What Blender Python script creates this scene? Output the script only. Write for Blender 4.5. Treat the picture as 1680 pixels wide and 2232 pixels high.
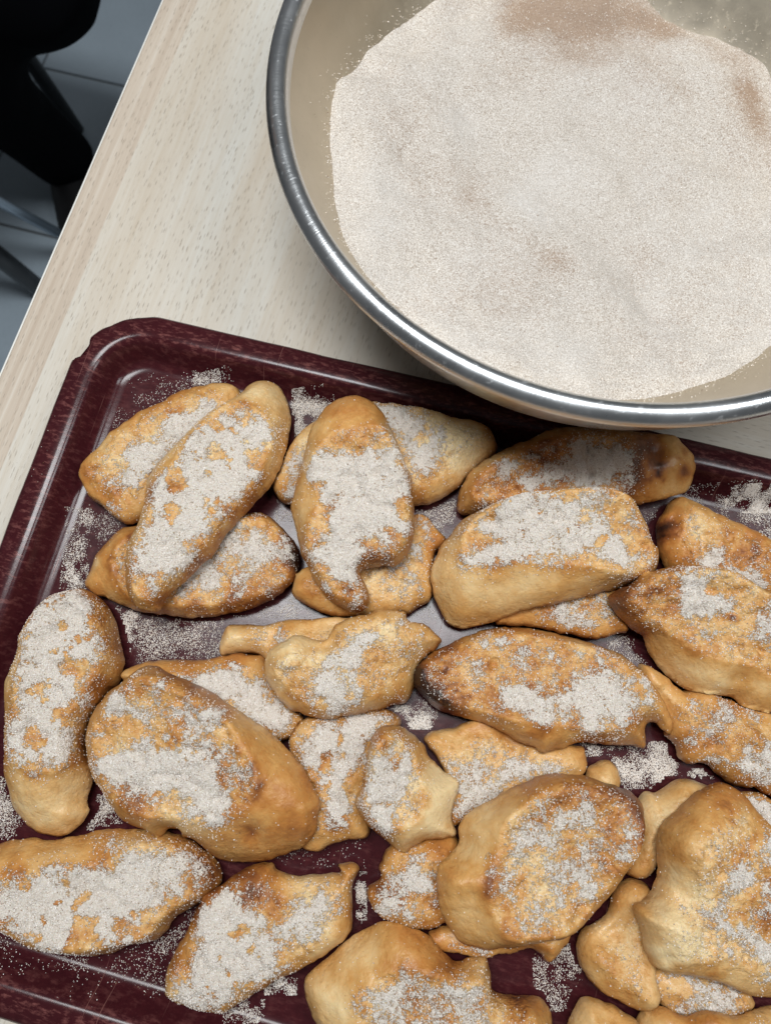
import bpy, bmesh, math, random
import numpy as np
from mathutils import Vector, Matrix
from mathutils.geometry import delaunay_2d_cdt

for o in list(bpy.data.objects): bpy.data.objects.remove(o)
S = bpy.context.scene
COL = S.collection
rng = np.random.default_rng(7)

# ------------------------------------------------------------------ camera
F_PX, PX, PY = 1650.0, 840.0, 1116.0          # focal length and centre in photograph pixels (1680 x 2232)
RX, RY = math.radians(-13.95), math.radians(-1.18)
CAM = np.array([0.0, 0.0, 0.42])              # metres above the table top
_c, _s = math.cos, math.sin
RM = np.array([[1,0,0],[0,_c(RX),-_s(RX)],[0,_s(RX),_c(RX)]]) @ np.array([[_c(RY),0,_s(RY)],[0,1,0],[-_s(RY),0,_c(RY)]])
cd = bpy.data.cameras.new('camera'); cam = bpy.data.objects.new('camera', cd); COL.objects.link(cam)
cam.matrix_world = Matrix.Translation(Vector(CAM)) @ Matrix(RM.T.tolist()).to_4x4()
cd.sensor_fit = 'VERTICAL'; cd.sensor_height = 36.0; cd.lens = 36.0 * F_PX / 2232.0
cd.clip_start = 0.02; cd.clip_end = 50
cd.dof.use_dof = True; cd.dof.focus_distance = 0.40; cd.dof.aperture_fstop = 11
S.camera = cam

# ------------------------------------------------------------------ light
w = bpy.data.worlds.new('World'); S.world = w; w.use_nodes = True
bg = w.node_tree.nodes['Background']; bg.inputs[0].default_value = (0.90, 0.95, 1.0, 1); bg.inputs[1].default_value = 0.10
def area(name, loc, target, sx, sy, power, col):
    l = bpy.data.lights.new(name, 'AREA'); l.shape = 'RECTANGLE'; l.size = sx; l.size_y = sy; l.energy = power; l.color = col
    o = bpy.data.objects.new(name, l); COL.objects.link(o); o.location = loc
    o.rotation_euler = (Vector(target) - Vector(loc)).to_track_quat('-Z', 'Y').to_euler()
    return o
area('ceiling_strip_light', (-0.13, 0.25, 1.18), (0, 0, 0), 0.60, 0.26, 15.8, (0.95, 0.985, 1.0)).rotation_euler = (0, 0, math.radians(-15))
area('ceiling_strip_light', (0.72, 0.10, 1.18), (0, 0, 0), 0.60, 0.26, 7.5, (0.93, 0.975, 1.0)).rotation_euler = (0, 0, math.radians(-15))
S.view_settings.view_transform = 'Standard'; S.view_settings.look = 'None'
S.view_settings.exposure = 0.0; S.view_settings.gamma = 1.0
S.render.engine = 'CYCLES'

# ------------------------------------------------------------------ helpers
def ray(p):
    p = np.atleast_2d(np.asarray(p, float))
    d = np.c_[(p[:,0]-PX)/F_PX, -(p[:,1]-PY)/F_PX, -np.ones(len(p))]
    return d @ RM
def unp(p, z):
    """pixel of the photograph -> point on the level plane z"""
    d = ray(p); t = (z - CAM[2]) / d[:,2]
    return CAM + d * t[:,None]
def unp_plane(p, a, b, c):
    """pixel -> point on the tilted plane z = a + b x + c y"""
    d = ray(p); t = (a + b*CAM[0] + c*CAM[1] - CAM[2]) / (d[:,2] - b*d[:,0] - c*d[:,1])
    return CAM + d * t[:,None]
FR = {'F':(0,0,1.00901),'A':(0,660,.45646),'B':(600,800,.42042),'C':(900,860,.46847),'D':(0,1260,.43243),'E':(460,1280,.36036),
      'G':(860,1340,.37237),'H':(1260,1300,.42126),'I':(0,1760,.48048),'J':(640,1700,.48048),'K':(1180,1840,.3003),'M':(1400,1000,.36176)}
def px(fr, pts):
    ox, oy, s = FR[fr]; return np.asarray(pts, float)*s + np.array([ox, oy])

_T = rng.random((64,64,64)).astype(np.float32)
def vnoise(P):
    P = np.asarray(P, float); i = np.floor(P).astype(int); f = P - i; f = f*f*(3-2*f); i &= 63; j = (i+1) & 63
    x0,y0,z0 = i.T; x1,y1,z1 = j.T; fx,fy,fz = f.T
    a = _T[x0,y0,z0]*(1-fx)+_T[x1,y0,z0]*fx; b = _T[x0,y1,z0]*(1-fx)+_T[x1,y1,z0]*fx
    c = _T[x0,y0,z1]*(1-fx)+_T[x1,y0,z1]*fx; d = _T[x0,y1,z1]*(1-fx)+_T[x1,y1,z1]*fx
    return (a*(1-fy)+b*fy)*(1-fz)+(c*(1-fy)+d*fy)*fz
def fbm(P, o=4, g=.5):
    v = 0; a = 1; n = 0; P = np.asarray(P, float)
    for k in range(o): v = v + a*vnoise(P*2**k + 17.3*k); n += a; a *= g
    return v/n                                                        # 0..1
def sm(a, b, x):
    t = np.clip((x-a)/(b-a), 0, 1); return t*t*(3-2*t)
def seg_dist(P, Q):
    """distance of points P (n,2) to closed polygon Q (m,2)"""
    A = Q; B = np.roll(Q, -1, 0); AB = B - A; L = (AB**2).sum(1) + 1e-18
    out = np.full(len(P), 1e9)
    for k in range(0, len(P), 4000):
        p = P[k:k+4000]; ap = p[:,None]-A[None]; t = np.clip((ap*AB).sum(2)/L, 0, 1)
        out[k:k+4000] = np.sqrt(((ap - t[...,None]*AB)**2).sum(2)).min(1)
    return out
def inside(P, Q):
    lo, hi = Q.min(0), Q.max(0); box = np.nonzero((P[:,0] >= lo[0]) & (P[:,0] <= hi[0]) & (P[:,1] >= lo[1]) & (P[:,1] <= hi[1]))[0]
    full = np.zeros(len(P), bool); P = P[box]
    r = np.zeros(len(P), bool); j = len(Q)-1
    for i in range(len(Q)):
        c = (Q[i,1] > P[:,1]) != (Q[j,1] > P[:,1])
        with np.errstate(divide='ignore', invalid='ignore'):
            xx = (Q[j,0]-Q[i,0])*(P[:,1]-Q[i,1])/(Q[j,1]-Q[i,1]) + Q[i,0]
        r ^= c & (P[:,0] < xx); j = i
    full[box] = r
    return full
def sdist(P, Q): return np.where(inside(P, Q), 1, -1)*seg_dist(P, Q)   # positive inside
def smooth_poly(Q, step):
    Q = np.asarray(Q, float); n = len(Q); out = []
    for i in range(n):
        p0,p1,p2,p3 = Q[i-1],Q[i],Q[(i+1)%n],Q[(i+2)%n]
        for t in np.linspace(0,1,12,endpoint=False):
            out.append(.5*((2*p1)+(-p0+p2)*t+(2*p0-5*p1+4*p2-p3)*t*t+(-p0+3*p1-3*p2+p3)*t**3))
    out = np.array(out); d = np.r_[0, np.cumsum(np.linalg.norm(np.roll(out,-1,0)-out, axis=1))]
    m = max(12, int(d[-1]/step)); s = np.linspace(0, d[-1], m, endpoint=False)
    cl = np.vstack([out, out[:1]])
    return np.c_[np.interp(s, d, cl[:,0]), np.interp(s, d, cl[:,1])]

def mesh_obj(name, V, Fc, mat, parent=None, smooth=True, attrs=None):
    me = bpy.data.meshes.new(name); V = np.asarray(V, np.float32)
    if isinstance(Fc, np.ndarray):
        k = Fc.shape[1]; n = len(Fc)
        me.vertices.add(len(V)); me.vertices.foreach_set('co', V.ravel())
        me.loops.add(n*k); me.loops.foreach_set('vertex_index', Fc.astype(np.int32).ravel())
        me.polygons.add(n); me.polygons.foreach_set('loop_start', np.arange(0, n*k, k, dtype=np.int32))
        me.polygons.foreach_set('loop_total', np.full(n, k, np.int32)); me.update(calc_edges=True)
    else:
        me.from_pydata(V.tolist(), [], Fc); me.update()
    me.polygons.foreach_set('use_smooth', np.full(len(me.polygons), smooth)); 
    for an, av in (attrs or {}).items():
        at = me.attributes.new(an, 'FLOAT', 'POINT'); at.data.foreach_set('value', np.asarray(av, np.float32))
    if mat: me.materials.append(mat)
    o = bpy.data.objects.new(name, me); COL.objects.link(o)
    if parent is not None: o.parent = parent
    return o
def empty(name, loc=(0,0,0)):
    o = bpy.data.objects.new(name, None); COL.objects.link(o); o.location = loc; o.empty_display_size = .02
    return o
def tag(o, label=None, cat=None, group=None, kind=None):
    if label: o['label'] = label
    if cat: o['category'] = cat
    if group: o['group'] = group
    if kind: o['kind'] = kind
    return o
def box_vf(x0,x1,y0,y1,z0,z1, bev=0):
    bm = bmesh.new(); bmesh.ops.create_cube(bm, size=1)
    for v in bm.verts:
        v.co = Vector(((x0+x1)/2+v.co.x*(x1-x0),(y0+y1)/2+v.co.y*(y1-y0),(z0+z1)/2+v.co.z*(z1-z0)))
    if bev: bmesh.ops.bevel(bm, geom=bm.edges[:], offset=bev, segments=3, affect='EDGES', profile=.5)
    bm.verts.index_update(); V = [v.co[:] for v in bm.verts]; Fc = [[v.index for v in f.verts] for f in bm.faces]; bm.free()
    return np.array(V), Fc
def tube_vf(pts, r, n=14):
    pts = [Vector(p) for p in pts]; V = []; Fc = []; m = len(pts); u = None
    for i, p in enumerate(pts):
        t = (pts[min(i+1,m-1)] - pts[max(i-1,0)]).normalized()
        if u is None: u = t.orthogonal().normalized()
        u = (u - t*u.dot(t)).normalized(); v = t.cross(u); rr = r[i] if hasattr(r,'__len__') else r
        for k in range(n):
            a = 2*math.pi*k/n; V.append((p + (u*math.cos(a)+v*math.sin(a))*rr)[:])
    for i in range(m-1):
        for k in range(n): Fc.append([i*n+k, i*n+(k+1)%n, (i+1)*n+(k+1)%n, (i+1)*n+k])
    Fc.append(list(range(n))[::-1]); Fc.append([(m-1)*n+k for k in range(n)])
    return np.array(V), Fc

# ------------------------------------------------------------------ materials
class NT:
    def __init__(s, name):
        s.m = bpy.data.materials.new(name); s.m.use_nodes = True; s.t = s.m.node_tree; s.b = s.t.nodes['Principled BSDF']
    def n(s, typ, **kw):
        x = s.t.nodes.new(typ)
        for k, v in kw.items():
            if k.startswith('i_'):
                key = k[2:]; key = int(key) if key.isdigit() else key
                s.set(x.inputs[key], v)
            else: setattr(x, k, v)
        return x
    def set(s, sock, v):
        if isinstance(v, bpy.types.NodeSocket): s.t.links.new(v, sock)
        else: sock.default_value = v
    def coord(s, mode='Object'): return s.n('ShaderNodeTexCoord').outputs[mode]
    def mapping(s, vec, scale=(1,1,1), rot=(0,0,0)):
        x = s.n('ShaderNodeMapping'); s.t.links.new(vec, x.inputs['Vector']); x.inputs['Scale'].default_value = scale; x.inputs['Rotation'].default_value = rot
        return x.outputs[0]
    def noise(s, vec, scale, detail=3, rough=.55): 
        x = s.n('ShaderNodeTexNoise'); s.t.links.new(vec, x.inputs['Vector']); x.inputs['Scale'].default_value = scale; x.inputs['Detail'].default_value = detail; x.inputs['Roughness'].default_value = rough
        return x.outputs['Fac']
    def math(s, op, a, b=0.0, c=None, clamp=False):
        x = s.n('ShaderNodeMath', operation=op); x.use_clamp = clamp; s.set(x.inputs[0], a); s.set(x.inputs[1], b)
        if c is not None: s.set(x.inputs[2], c)
        return x.outputs[0]
    def ramp(s, fac, stops):
        x = s.n('ShaderNodeValToRGB'); e = x.color_ramp.elements
        while len(e) < len(stops): e.new(0.5)
        for el, (p, c) in zip(e, stops): el.position = p; el.color = (*c, 1) if len(c) == 3 else c
        s.set(x.inputs[0], fac); return x.outputs[0]
    def mix(s, fac, a, b, blend='MIX'):
        x = s.n('ShaderNodeMix', data_type='RGBA', blend_type=blend); s.set(x.inputs[0], fac)
        for sock, v in ((x.inputs[6], a), (x.inputs[7], b)):
            s.set(sock, (*v, 1) if isinstance(v, tuple) and len(v) == 3 else v)
        return x.outputs[2]
    def mr(s, v, a, b, c=0.0, d=1.0, smooth=False):
        x = s.n('ShaderNodeMapRange'); x.interpolation_type = 'SMOOTHSTEP' if smooth else 'LINEAR'
        for k, q in enumerate((v, a, b, c, d)): s.set(x.inputs[k], q)
        return x.outputs[0]
    def attr(s, name): return s.n('ShaderNodeAttribute', attribute_name=name).outputs['Fac']
    def bump(s, h, strength, dist, nrm=None):
        x = s.n('ShaderNodeBump'); s.set(x.inputs['Height'], h); x.inputs['Strength'].default_value = strength; x.inputs['Distance'].default_value = dist
        if nrm: s.t.links.new(nrm, x.inputs['Normal'])
        return x.outputs[0]
    def out(s, **kw):
        for k, v in kw.items():
            key = {'color':'Base Color','rough':'Roughness','metal':'Metallic','normal':'Normal','spec':'Specular IOR Level','coat':'Coat Weight','coatr':'Coat Roughness','sss':'Subsurface Weight','sssr':'Subsurface Radius','ssss':'Subsurface Scale','sheen':'Sheen Weight'}[k]
            s.set(s.b.inputs[key], (*v,1) if isinstance(v, tuple) and len(v)==3 and key=='Base Color' else v)
        return s.m
def plain(name, col, rough=.5, metal=0.0, var=.15, scale=40):
    t = NT(name); n = t.noise(t.coord(), scale, 4)
    c = t.mix(n, tuple(x*(1-var) for x in col), tuple(min(1,x*(1+var)) for x in col))
    return t.out(color=c, rough=t.mr(n, 0, 1, rough*.85, min(1,rough*1.15)), metal=metal)

def wood_mat(name, strip=None):
    # beech laminate; object x runs across the grain, y along it
    t = NT(name); co = t.coord()
    sep = t.n('ShaderNodeSeparateXYZ'); t.t.links.new(co, sep.inputs[0])
    band = t.noise(t.mapping(co, (26, 1.6, 1)), 1.0, 3, .55)
    fine = t.noise(t.mapping(co, (420, 22, 1)), 1.0, 4, .6)
    base = t.ramp(band, [(.30,(.50,.435,.355)),(.5,(.545,.50,.435)),(.66,(.56,.535,.485))])
    base = t.mix(t.mr(fine, .35, .75, 0, .55), base, t.mix(1.0, base, (.82,.74,.64), 'MULTIPLY'))
    if strip:                                                    # the printed darker edge lath
        m = t.mr(sep.outputs[0], strip-.0004, strip+.0004, 1, 0)
        st = t.noise(t.mapping(co, (300, 5, 1)), 1.0, 4, .6)
        sc = t.ramp(st, [(.32,(.42,.335,.26)),(.55,(.49,.41,.33)),(.72,(.57,.51,.44))])
        base = t.mix(t.math('MULTIPLY', m, .92), base, sc)
    # pores: short dark dashes along the grain
    pv = t.n('ShaderNodeTexVoronoi'); pv.feature = 'F1'; t.t.links.new(t.mapping(co, (760, 165, 1)), pv.inputs['Vector']); pv.inputs['Scale'].default_value = 1.0; pv.inputs['Randomness'].default_value = 1
    rnd = t.n('ShaderNodeSeparateColor'); t.t.links.new(pv.outputs['Color'], rnd.inputs[0])
    dash = t.math('MULTIPLY', t.mr(pv.outputs['Distance'], .14, .46, 1, 0, True), t.mr(rnd.outputs[0], .15, .85, 0, 1))
    patch = t.mr(t.noise(t.mapping(co,(14,3,1)), 1.0, 2), .3, .6, .65, 1)
    dash = t.math('MULTIPLY', dash, patch)
    col = t.mix(t.math('MULTIPLY', dash, .62), base, (.24,.195,.15))
    dirt = t.noise(co, 9, 4); col = t.mix(t.mr(dirt,.4,.8,0,.22), col, t.mix(1.0, col, (.80,.78,.76), 'MULTIPLY'))
    nb = t.bump(t.math('ADD', t.math('MULTIPLY', dash, -1.0), t.math('MULTIPLY', fine, .3)), .25, .0004)
    return t.out(color=col, rough=t.mr(fine, .3, .8, .36, .50), spec=.35, normal=nb)
M_WOOD = wood_mat('beech_laminate', .0240); M_WOOD2 = wood_mat('beech_laminate_cross')
M_EDGE = plain('edge_banding_highlight', (.66,.64,.60), .45, 0, .12, 200)  # edge band coloured pale to paint in the highlight on the chamfer
M_STEELLEG = plain('grey_steel', (.42,.50,.58), .35, .6, .1)
M_BLACKLEG = plain('black_painted_steel', (.012,.014,.016), .45, 0, .2)

def floor_mat():
    t = NT('grey_floor_tile'); co = t.coord('Object'); n = t.noise(co, 14, 5); k = t.noise(co, 160, 3)
    c = t.mix(n, (.37,.44,.50), (.45,.53,.60)); c = t.mix(t.mr(k,.5,.7,0,.25), c, (.32,.38,.43))
    return t.out(color=c, rough=t.mr(n,.3,.7,.28,.42), spec=.5)
M_TILE = floor_mat(); M_GROUT = plain('dark_grout', (.12,.125,.13), .8)

def tray_mat():
    t = NT('dark_red_laminate'); co = t.coord()
    n = t.noise(t.mapping(co, (260, 330, 260)), 1.0, 5, .7); big = t.noise(co, 18, 4)
    c = t.ramp(n, [(.30,(.033,.0062,.0080)),(.52,(.043,.0080,.0102)),(.72,(.056,.0108,.0128))])
    c = t.mix(t.mr(big,.35,.7,0,.5), c, (.030,.0060,.0085))
    wear = t.math('MULTIPLY', t.attr('wear'), t.mr(t.noise(t.mapping(co,(160,420,160)),1.0,4,.7), .50, .68, 0, 1))
    c = t.mix(t.math('MULTIPLY', wear, .55), c, (.23,.085,.075))
    # fine scratches
    sc = None
    for ang, sx in ((.5, 700), (1.9, 620), (2.6, 820)):
        v = t.mr(t.noise(t.mapping(co, (sx, 14, 14), (0,0,ang)), 1.0, 1, .4), .76, .80, 0, 1)
        sc = v if sc is None else t.math('MAXIMUM', sc, v)
    c = t.mix(t.math('MULTIPLY', sc, .40), c, (.26,.12,.10))
    chip = t.attr('chip'); c = t.mix(chip, c, (.018,.016,.017))
    smear = t.noise(co, 34, 5, .6)
    r = t.mr(smear, .3, .7, .14, .24); r = t.math('MAXIMUM', r, t.math('MULTIPLY', chip, .8))
    return t.out(color=c, rough=r, spec=.22, normal=t.bump(t.math('ADD', t.math('MULTIPLY', n, .5), t.math('ADD', t.math('MULTIPLY', sc, -1.2), t.math('MULTIPLY', smear, 1.5))), .12, .0004))
M_TRAY = tray_mat()

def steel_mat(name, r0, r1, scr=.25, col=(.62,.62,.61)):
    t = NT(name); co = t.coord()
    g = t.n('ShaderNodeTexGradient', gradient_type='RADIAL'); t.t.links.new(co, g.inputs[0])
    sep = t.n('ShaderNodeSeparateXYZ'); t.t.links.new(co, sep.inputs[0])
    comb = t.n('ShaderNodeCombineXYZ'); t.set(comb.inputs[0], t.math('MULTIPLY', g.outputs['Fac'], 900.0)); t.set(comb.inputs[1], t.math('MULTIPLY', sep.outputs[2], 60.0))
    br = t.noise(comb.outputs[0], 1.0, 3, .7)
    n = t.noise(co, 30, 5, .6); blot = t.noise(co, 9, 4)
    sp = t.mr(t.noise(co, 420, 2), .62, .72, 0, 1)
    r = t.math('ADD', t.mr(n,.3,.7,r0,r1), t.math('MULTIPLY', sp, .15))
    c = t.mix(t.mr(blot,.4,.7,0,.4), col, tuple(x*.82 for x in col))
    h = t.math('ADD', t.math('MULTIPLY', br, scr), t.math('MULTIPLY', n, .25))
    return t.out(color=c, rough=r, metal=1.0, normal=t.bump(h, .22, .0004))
M_STEEL = steel_mat('satin_steel_warm_reflection', .36, .50, .3, (.63,.56,.45)); M_RIM = steel_mat('scratched_rim_steel', .24, .38, 1.4, (.66,.67,.68))  # inner wall's warm tint paints in the reflection of sugar and wood

def crust_mat():
    t = NT('fried_bread'); co = t.coord()
    tone = t.attr('tone'); face = t.attr('face'); sug = t.attr('sugar')
    n1 = t.noise(co, 75, 5, .6); n2 = t.noise(co, 340, 4, .6); n3 = t.noise(co, 30, 3, .5)
    a = t.math('ADD', tone, t.math('MULTIPLY', t.math('SUBTRACT', n1, .5), t.mr(face,0,1,.55,1.15)))
    a = t.math('ADD', a, t.math('MULTIPLY', t.math('SUBTRACT', n2, .5), t.mr(face,0,1,.22,.60)))
    a = t.math('ADD', a, t.math('MULTIPLY', t.math('SUBTRACT', n3, .5), .45))
    c = t.ramp(a, [(0,(.70,.53,.29)),(.16,(.64,.415,.185)),(.34,(.54,.285,.090)),(.52,(.42,.172,.040)),(.72,(.21,.068,.019)),(.98,(.030,.011,.007))])
    # honey-comb like pores of the crust skin
    vo = t.n('ShaderNodeTexVoronoi'); vo.feature = 'DISTANCE_TO_EDGE'; t.t.links.new(co, vo.inputs['Vector']); vo.inputs['Scale'].default_value = 420
    comb = t.mr(vo.outputs['Distance'], .0, .12, 1, 0)
    c = t.mix(t.math('MULTIPLY', comb, t.mr(n3,.42,.62,0,.20)), c, (.22,.10,.03))
    speck = t.mr(t.noise(co, 900, 2), .70, .76, 0, .55); c = t.mix(speck, c, (.17,.075,.022))
    # sugar film between the loose grains
    g = t.noise(co, 1500, 3, .75); g2 = t.noise(co, 640, 2, .6); g3 = t.noise(co, 260, 3, .6)
    mixn = t.math('ADD', t.math('ADD', t.math('MULTIPLY', g, .40), t.math('MULTIPLY', g2, .33)), t.math('MULTIPLY', g3, .27))
    thr = t.math('SUBTRACT', .66, t.math('MULTIPLY', sug, .32))
    ms = t.math('MULTIPLY', t.mr(t.math('SUBTRACT', mixn, thr), -.02, .035, 0, 1, True), t.mr(sug, .02, .10, 0, 1))
    sc = t.ramp(g, [(.25,(.44,.355,.275)),(.42,(.645,.565,.48)),(.62,(.765,.705,.635))])
    c = t.mix(ms, c, sc)
    wr = t.math('ABSOLUTE', t.math('SUBTRACT', t.noise(co, 95, 5, .62), .5)); wr = t.mr(wr, 0, .10, -1.1, 0)
    h = t.math('ADD', t.math('MULTIPLY', t.math('ADD', t.math('ADD', n1, t.math('MULTIPLY', wr, .30)), t.math('MULTIPLY', n2, .6)), t.mr(face,0,1,.42,1.2)), t.math('MULTIPLY', ms, t.math('ADD', .45, g)))
    nb = t.bump(h, .8, .0014)
    rough = t.math('ADD', t.math('ADD', t.mr(n1,.3,.7,.30,.46), t.math('MULTIPLY', face, .12)), t.math('MULTIPLY', ms, .35), clamp=True)
    return t.out(color=c, rough=rough, spec=.42, normal=nb, sss=.10, sssr=(.9,.45,.2), ssss=.004)
M_BREAD = crust_mat()
def grain_mat():
    t = NT('sugar_grain'); g = t.n('ShaderNodeNewGeometry').outputs['Random Per Island']
    c = t.ramp(g, [(0,(.16,.085,.045)),(.03,(.36,.25,.17)),(.06,(.58,.49,.41)),(.5,(.73,.665,.60)),(1,(.87,.83,.79))])
    return t.out(color=c, rough=.32, spec=.6, sss=.0)
M_GRAIN = grain_mat()
def heap_mat():
    t = NT('cinnamon_sugar'); co = t.coord(); cin = t.attr('cinnamon')
    g = t.noise(co, 1250, 3, .8); g2 = t.noise(co, 480, 3, .6); big = t.noise(co, 22, 4, .55)
    c = t.ramp(g, [(.30,(.22,.175,.14)),(.42,(.40,.345,.295)),(.54,(.55,.50,.45)),(.68,(.72,.685,.65))])
    pale = t.noise(co, 13, 4, .6); c = t.mix(t.math('ADD', t.mr(pale,.46,.68,0,.35), t.mr(cin,-.6,-.1,.45,0), clamp=True), c, t.mix(g, (.46,.42,.385), (.74,.715,.69)))
    a = t.math('ADD', cin, t.math('ADD', t.math('MULTIPLY', t.math('SUBTRACT', big, .5), 1.5), t.math('MULTIPLY', t.math('SUBTRACT', g2, .5), .9)))
    a = t.math('ADD', a, t.math('MULTIPLY', t.math('SUBTRACT', g, .5), -1.6))
    c = t.mix(t.mr(a, .10, .95, 0, .82), c, t.mix(g, (.13,.070,.038), (.42,.285,.19)))
    return t.out(color=c, rough=.75, spec=.35, normal=t.bump(t.math('ADD', g, t.math('MULTIPLY', g2, .8)), .6, .0012))
M_HEAP = heap_mat()
M_CLOTH = plain('black_cloth', (.0015,.0017,.0024), 1.0, 0, .3, 300); M_CLOTH.node_tree.nodes['Principled BSDF'].inputs['Specular IOR Level'].default_value = .05; M_SHOE = plain('black_leather', (.005,.005,.006), .5)
M_SKIN = plain('skin', (.45,.27,.19), .5); M_HAIR = plain('dark_hair', (.02,.013,.01), .6); M_SEAT = plain('black_seat', (.010,.011,.013), .6)

# ------------------------------------------------------------------ floor
TAB = math.radians(15.8); FLOOR = -0.74
ex, ey = np.array([_c(TAB), -_s(TAB)]), np.array([_s(TAB), _c(TAB)])
V, Fc = box_vf(-2.2, 2.2, -1.6, 2.6, -.05, -.004)
fl = mesh_obj('floor', V, Fc, M_GROUT, smooth=False); fl.location = (0,0,FLOOR); fl.rotation_euler = (0,0,-TAB); tag(fl, kind='structure')
g0 = unp([(90,146)], FLOOR)[0]; gu, gv = g0[:2]@ex, g0[:2]@ey; TS = .33
V, Fc = box_vf(0, TS-.005, 0, TS-.005, -.006, 0, .0012)
tile0 = None
for i in range(-3, 4):
    for j in range(-4, 3):
        if tile0 is None: tile0 = mesh_obj('tile', V, Fc, M_TILE, fl, smooth=False); o = tile0
        else: o = tile0.copy(); COL.objects.link(o)
        o.location = (gu + i*TS + .0025, gv + j*TS + .0025, 0)

# ------------------------------------------------------------------ tables
def table(name, u0, u1, v0, v1, mat, label, rot):
    r = empty(name, (0,0,0)); r.rotation_euler = (0,0,-TAB)
    cx, cy = (u0, v0)
    if rot: V, Fc = box_vf(-(v1-v0), 0, 0, u1-u0, -.024, 0, .0015)
    else:   V, Fc = box_vf(0, u1-u0, 0, v1-v0, -.024, 0, .0015)
    top = mesh_obj('tabletop', V, Fc, mat, r, smooth=False); top.location = (cx, cy, 0)
    if rot: top.rotation_euler = (0,0,-math.pi/2)
    V, Fc = box_vf(u0-.0014, u0-.0002, v0, v1, -.0235, -.0012, .0005); mesh_obj('edge_band', V, Fc, M_EDGE, r, smooth=False)
    for a in (u0+.10, u1-.08):
        for b in (v0+.08, v1-.08):
            V, Fc = tube_vf([(a,b,FLOOR),(a,b,-.0245)], .02); mesh_obj('leg', V, Fc, M_BLACKLEG, r)
    return tag(r, label, 'table', 'beech tables pushed together')
UE = -.2848
table('beech_table', UE, .075, -.55, .95, M_WOOD, 'pale beech laminate table with darker edge lath, its grain running along the edge', False)
table('beech_table', .077, .95, -.55, .95, M_WOOD2, 'pale beech laminate table with crosswise grain, showing between steel bowl and tray rim', True)

# ------------------------------------------------------------------ tray
TRA = math.radians(14.5); tu = np.array([_c(TRA), -_s(TRA)]); tv = np.array([_s(TRA), _c(TRA)])
U0, U1, V0, V1 = -.2338, .275, -.1905, .1772
PROF = [(.0010,.0060),(.0004,.0105),(.0000,.0146),(.0005,.0162),(.0020,.0176),(.0050,.0184),(.0085,.0188),(.0125,.0187),(.0148,.0183),(.0164,.0174),(.0177,.0160),(.0204,.0114),(.0228,.0074),(.0242,.0055),(.0260,.0041),(.0284,.0033),(.0310,.0031)]
def rrect(d, n_arc=40, n_side=60, R=.044):
    r = max(R-d, .004); pts = []
    for (cx, cy, a0), nxt in (((U1-R,V1-R,0),0),((U0+R,V1-R,90),1),((U0+R,V0+R,180),2),((U1-R,V0+R,270),3)):
        for k in range(n_arc): 
            a = math.radians(a0 + 90*k/(n_arc-1)); pts.append((cx+r*math.cos(a), cy+r*math.sin(a)))
    out = []
    for q in range(4):
        arc = pts[q*n_arc:(q+1)*n_arc]; out += arc
        A = np.array(arc[-1]); B = np.array(pts[((q+1)%4)*n_arc])
        for k in range(1, n_side): out.append(tuple(A+(B-A)*k/n_side))
    return np.array(out)
def tray_height(UV):
    d = np.minimum.reduce([UV[:,0]-U0, U1-UV[:,0], UV[:,1]-V0, V1-UV[:,1]])
    return np.interp(d, [p[0] for p in PROF], [p[1] for p in PROF])
rings = []; wear = []; chipa = []
chips = [(np.array([p[:2]@tu, p[:2]@tv]), r, dp) for p, r, dp in ((unp([(172,757)],.015)[0], .0066, .0070),(unp([(186,722)],.015)[0],.004,.0018),(unp([(300,687)],.015)[0],.010,.0011),(unp([(246,699)],.015)[0],.006,.0012))]
cen = np.array([(U0+U1)/2, (V0+V1)/2])
for d, z in PROF:
    P = rrect(d); wob = (fbm(np.c_[P*45, np.full(len(P), 3.3)], 3)-.5)*.0012*(1 if d < .003 else 0)
    q = P.copy(); ch = np.zeros(len(P))
    for c, r, dp in chips:
        D = np.linalg.norm(P-c, axis=1); k = np.exp(-(D/r)**4)
        inw = -(P-cen)/np.linalg.norm(P-cen, axis=1)[:,None]
        m = np.clip(1-d/.006, 0, 1); q = q + inw*(k*dp*m*(0.8+.4*vnoise(np.c_[P*900, P[:,:1]])))[:,None]
        ch = np.maximum(ch, (k > .20)*(d <= .0024 if dp > .003 else d <= .0006))
    inw = -(P-cen)/np.linalg.norm(P-cen, axis=1)[:,None]; q = q + inw*wob[:,None]
    rings.append(np.c_[q, np.full(len(q), z)]); wear.append(np.full(len(q), np.exp(-((d-.0115)/.006)**2) + .25)); chipa.append(ch)
N = len(rings[0])
for sc in (.8, .55, .3, .1):
    last = rrect(.0310); rings.append(np.c_[cen+(last-cen)*sc, np.full(N, .0030)]); wear.append(np.full(N,.3)); chipa.append(np.zeros(N))
# underside
und = []
for d, z in ((.0285,.0),(.0200,.0045),(.0120,.0140),(.0060,.0140),(.0022,.0120)): und.append(np.c_[rrect(d), np.full(N, z)])
allr = [np.c_[rrect(.0310)*0+cen, np.full(N, .0002)]] ; allr = und + rings
V = np.vstack(allr); nr = len(allr); Fc = []
for r in range(nr-1):
    for k in range(N): Fc.append([r*N+k, r*N+(k+1)%N, (r+1)*N+(k+1)%N, (r+1)*N+k])
Fc.append([(nr-1)*N+k for k in range(N)]); Fc.append(list(range(N))[::-1])
pad = np.zeros(len(und)*N)
tray = mesh_obj('serving_tray', V, Fc, M_TRAY, attrs={'wear':np.r_[pad, np.concatenate(wear)], 'chip':np.r_[pad, np.concatenate(chipa)]})
tray.location = (0,0,.0006); tray.rotation_euler = (0,0,-TRA)
tag(tray, 'dark red scuffed serving tray with chipped corner, holding the fried bread slices', 'tray')

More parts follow.
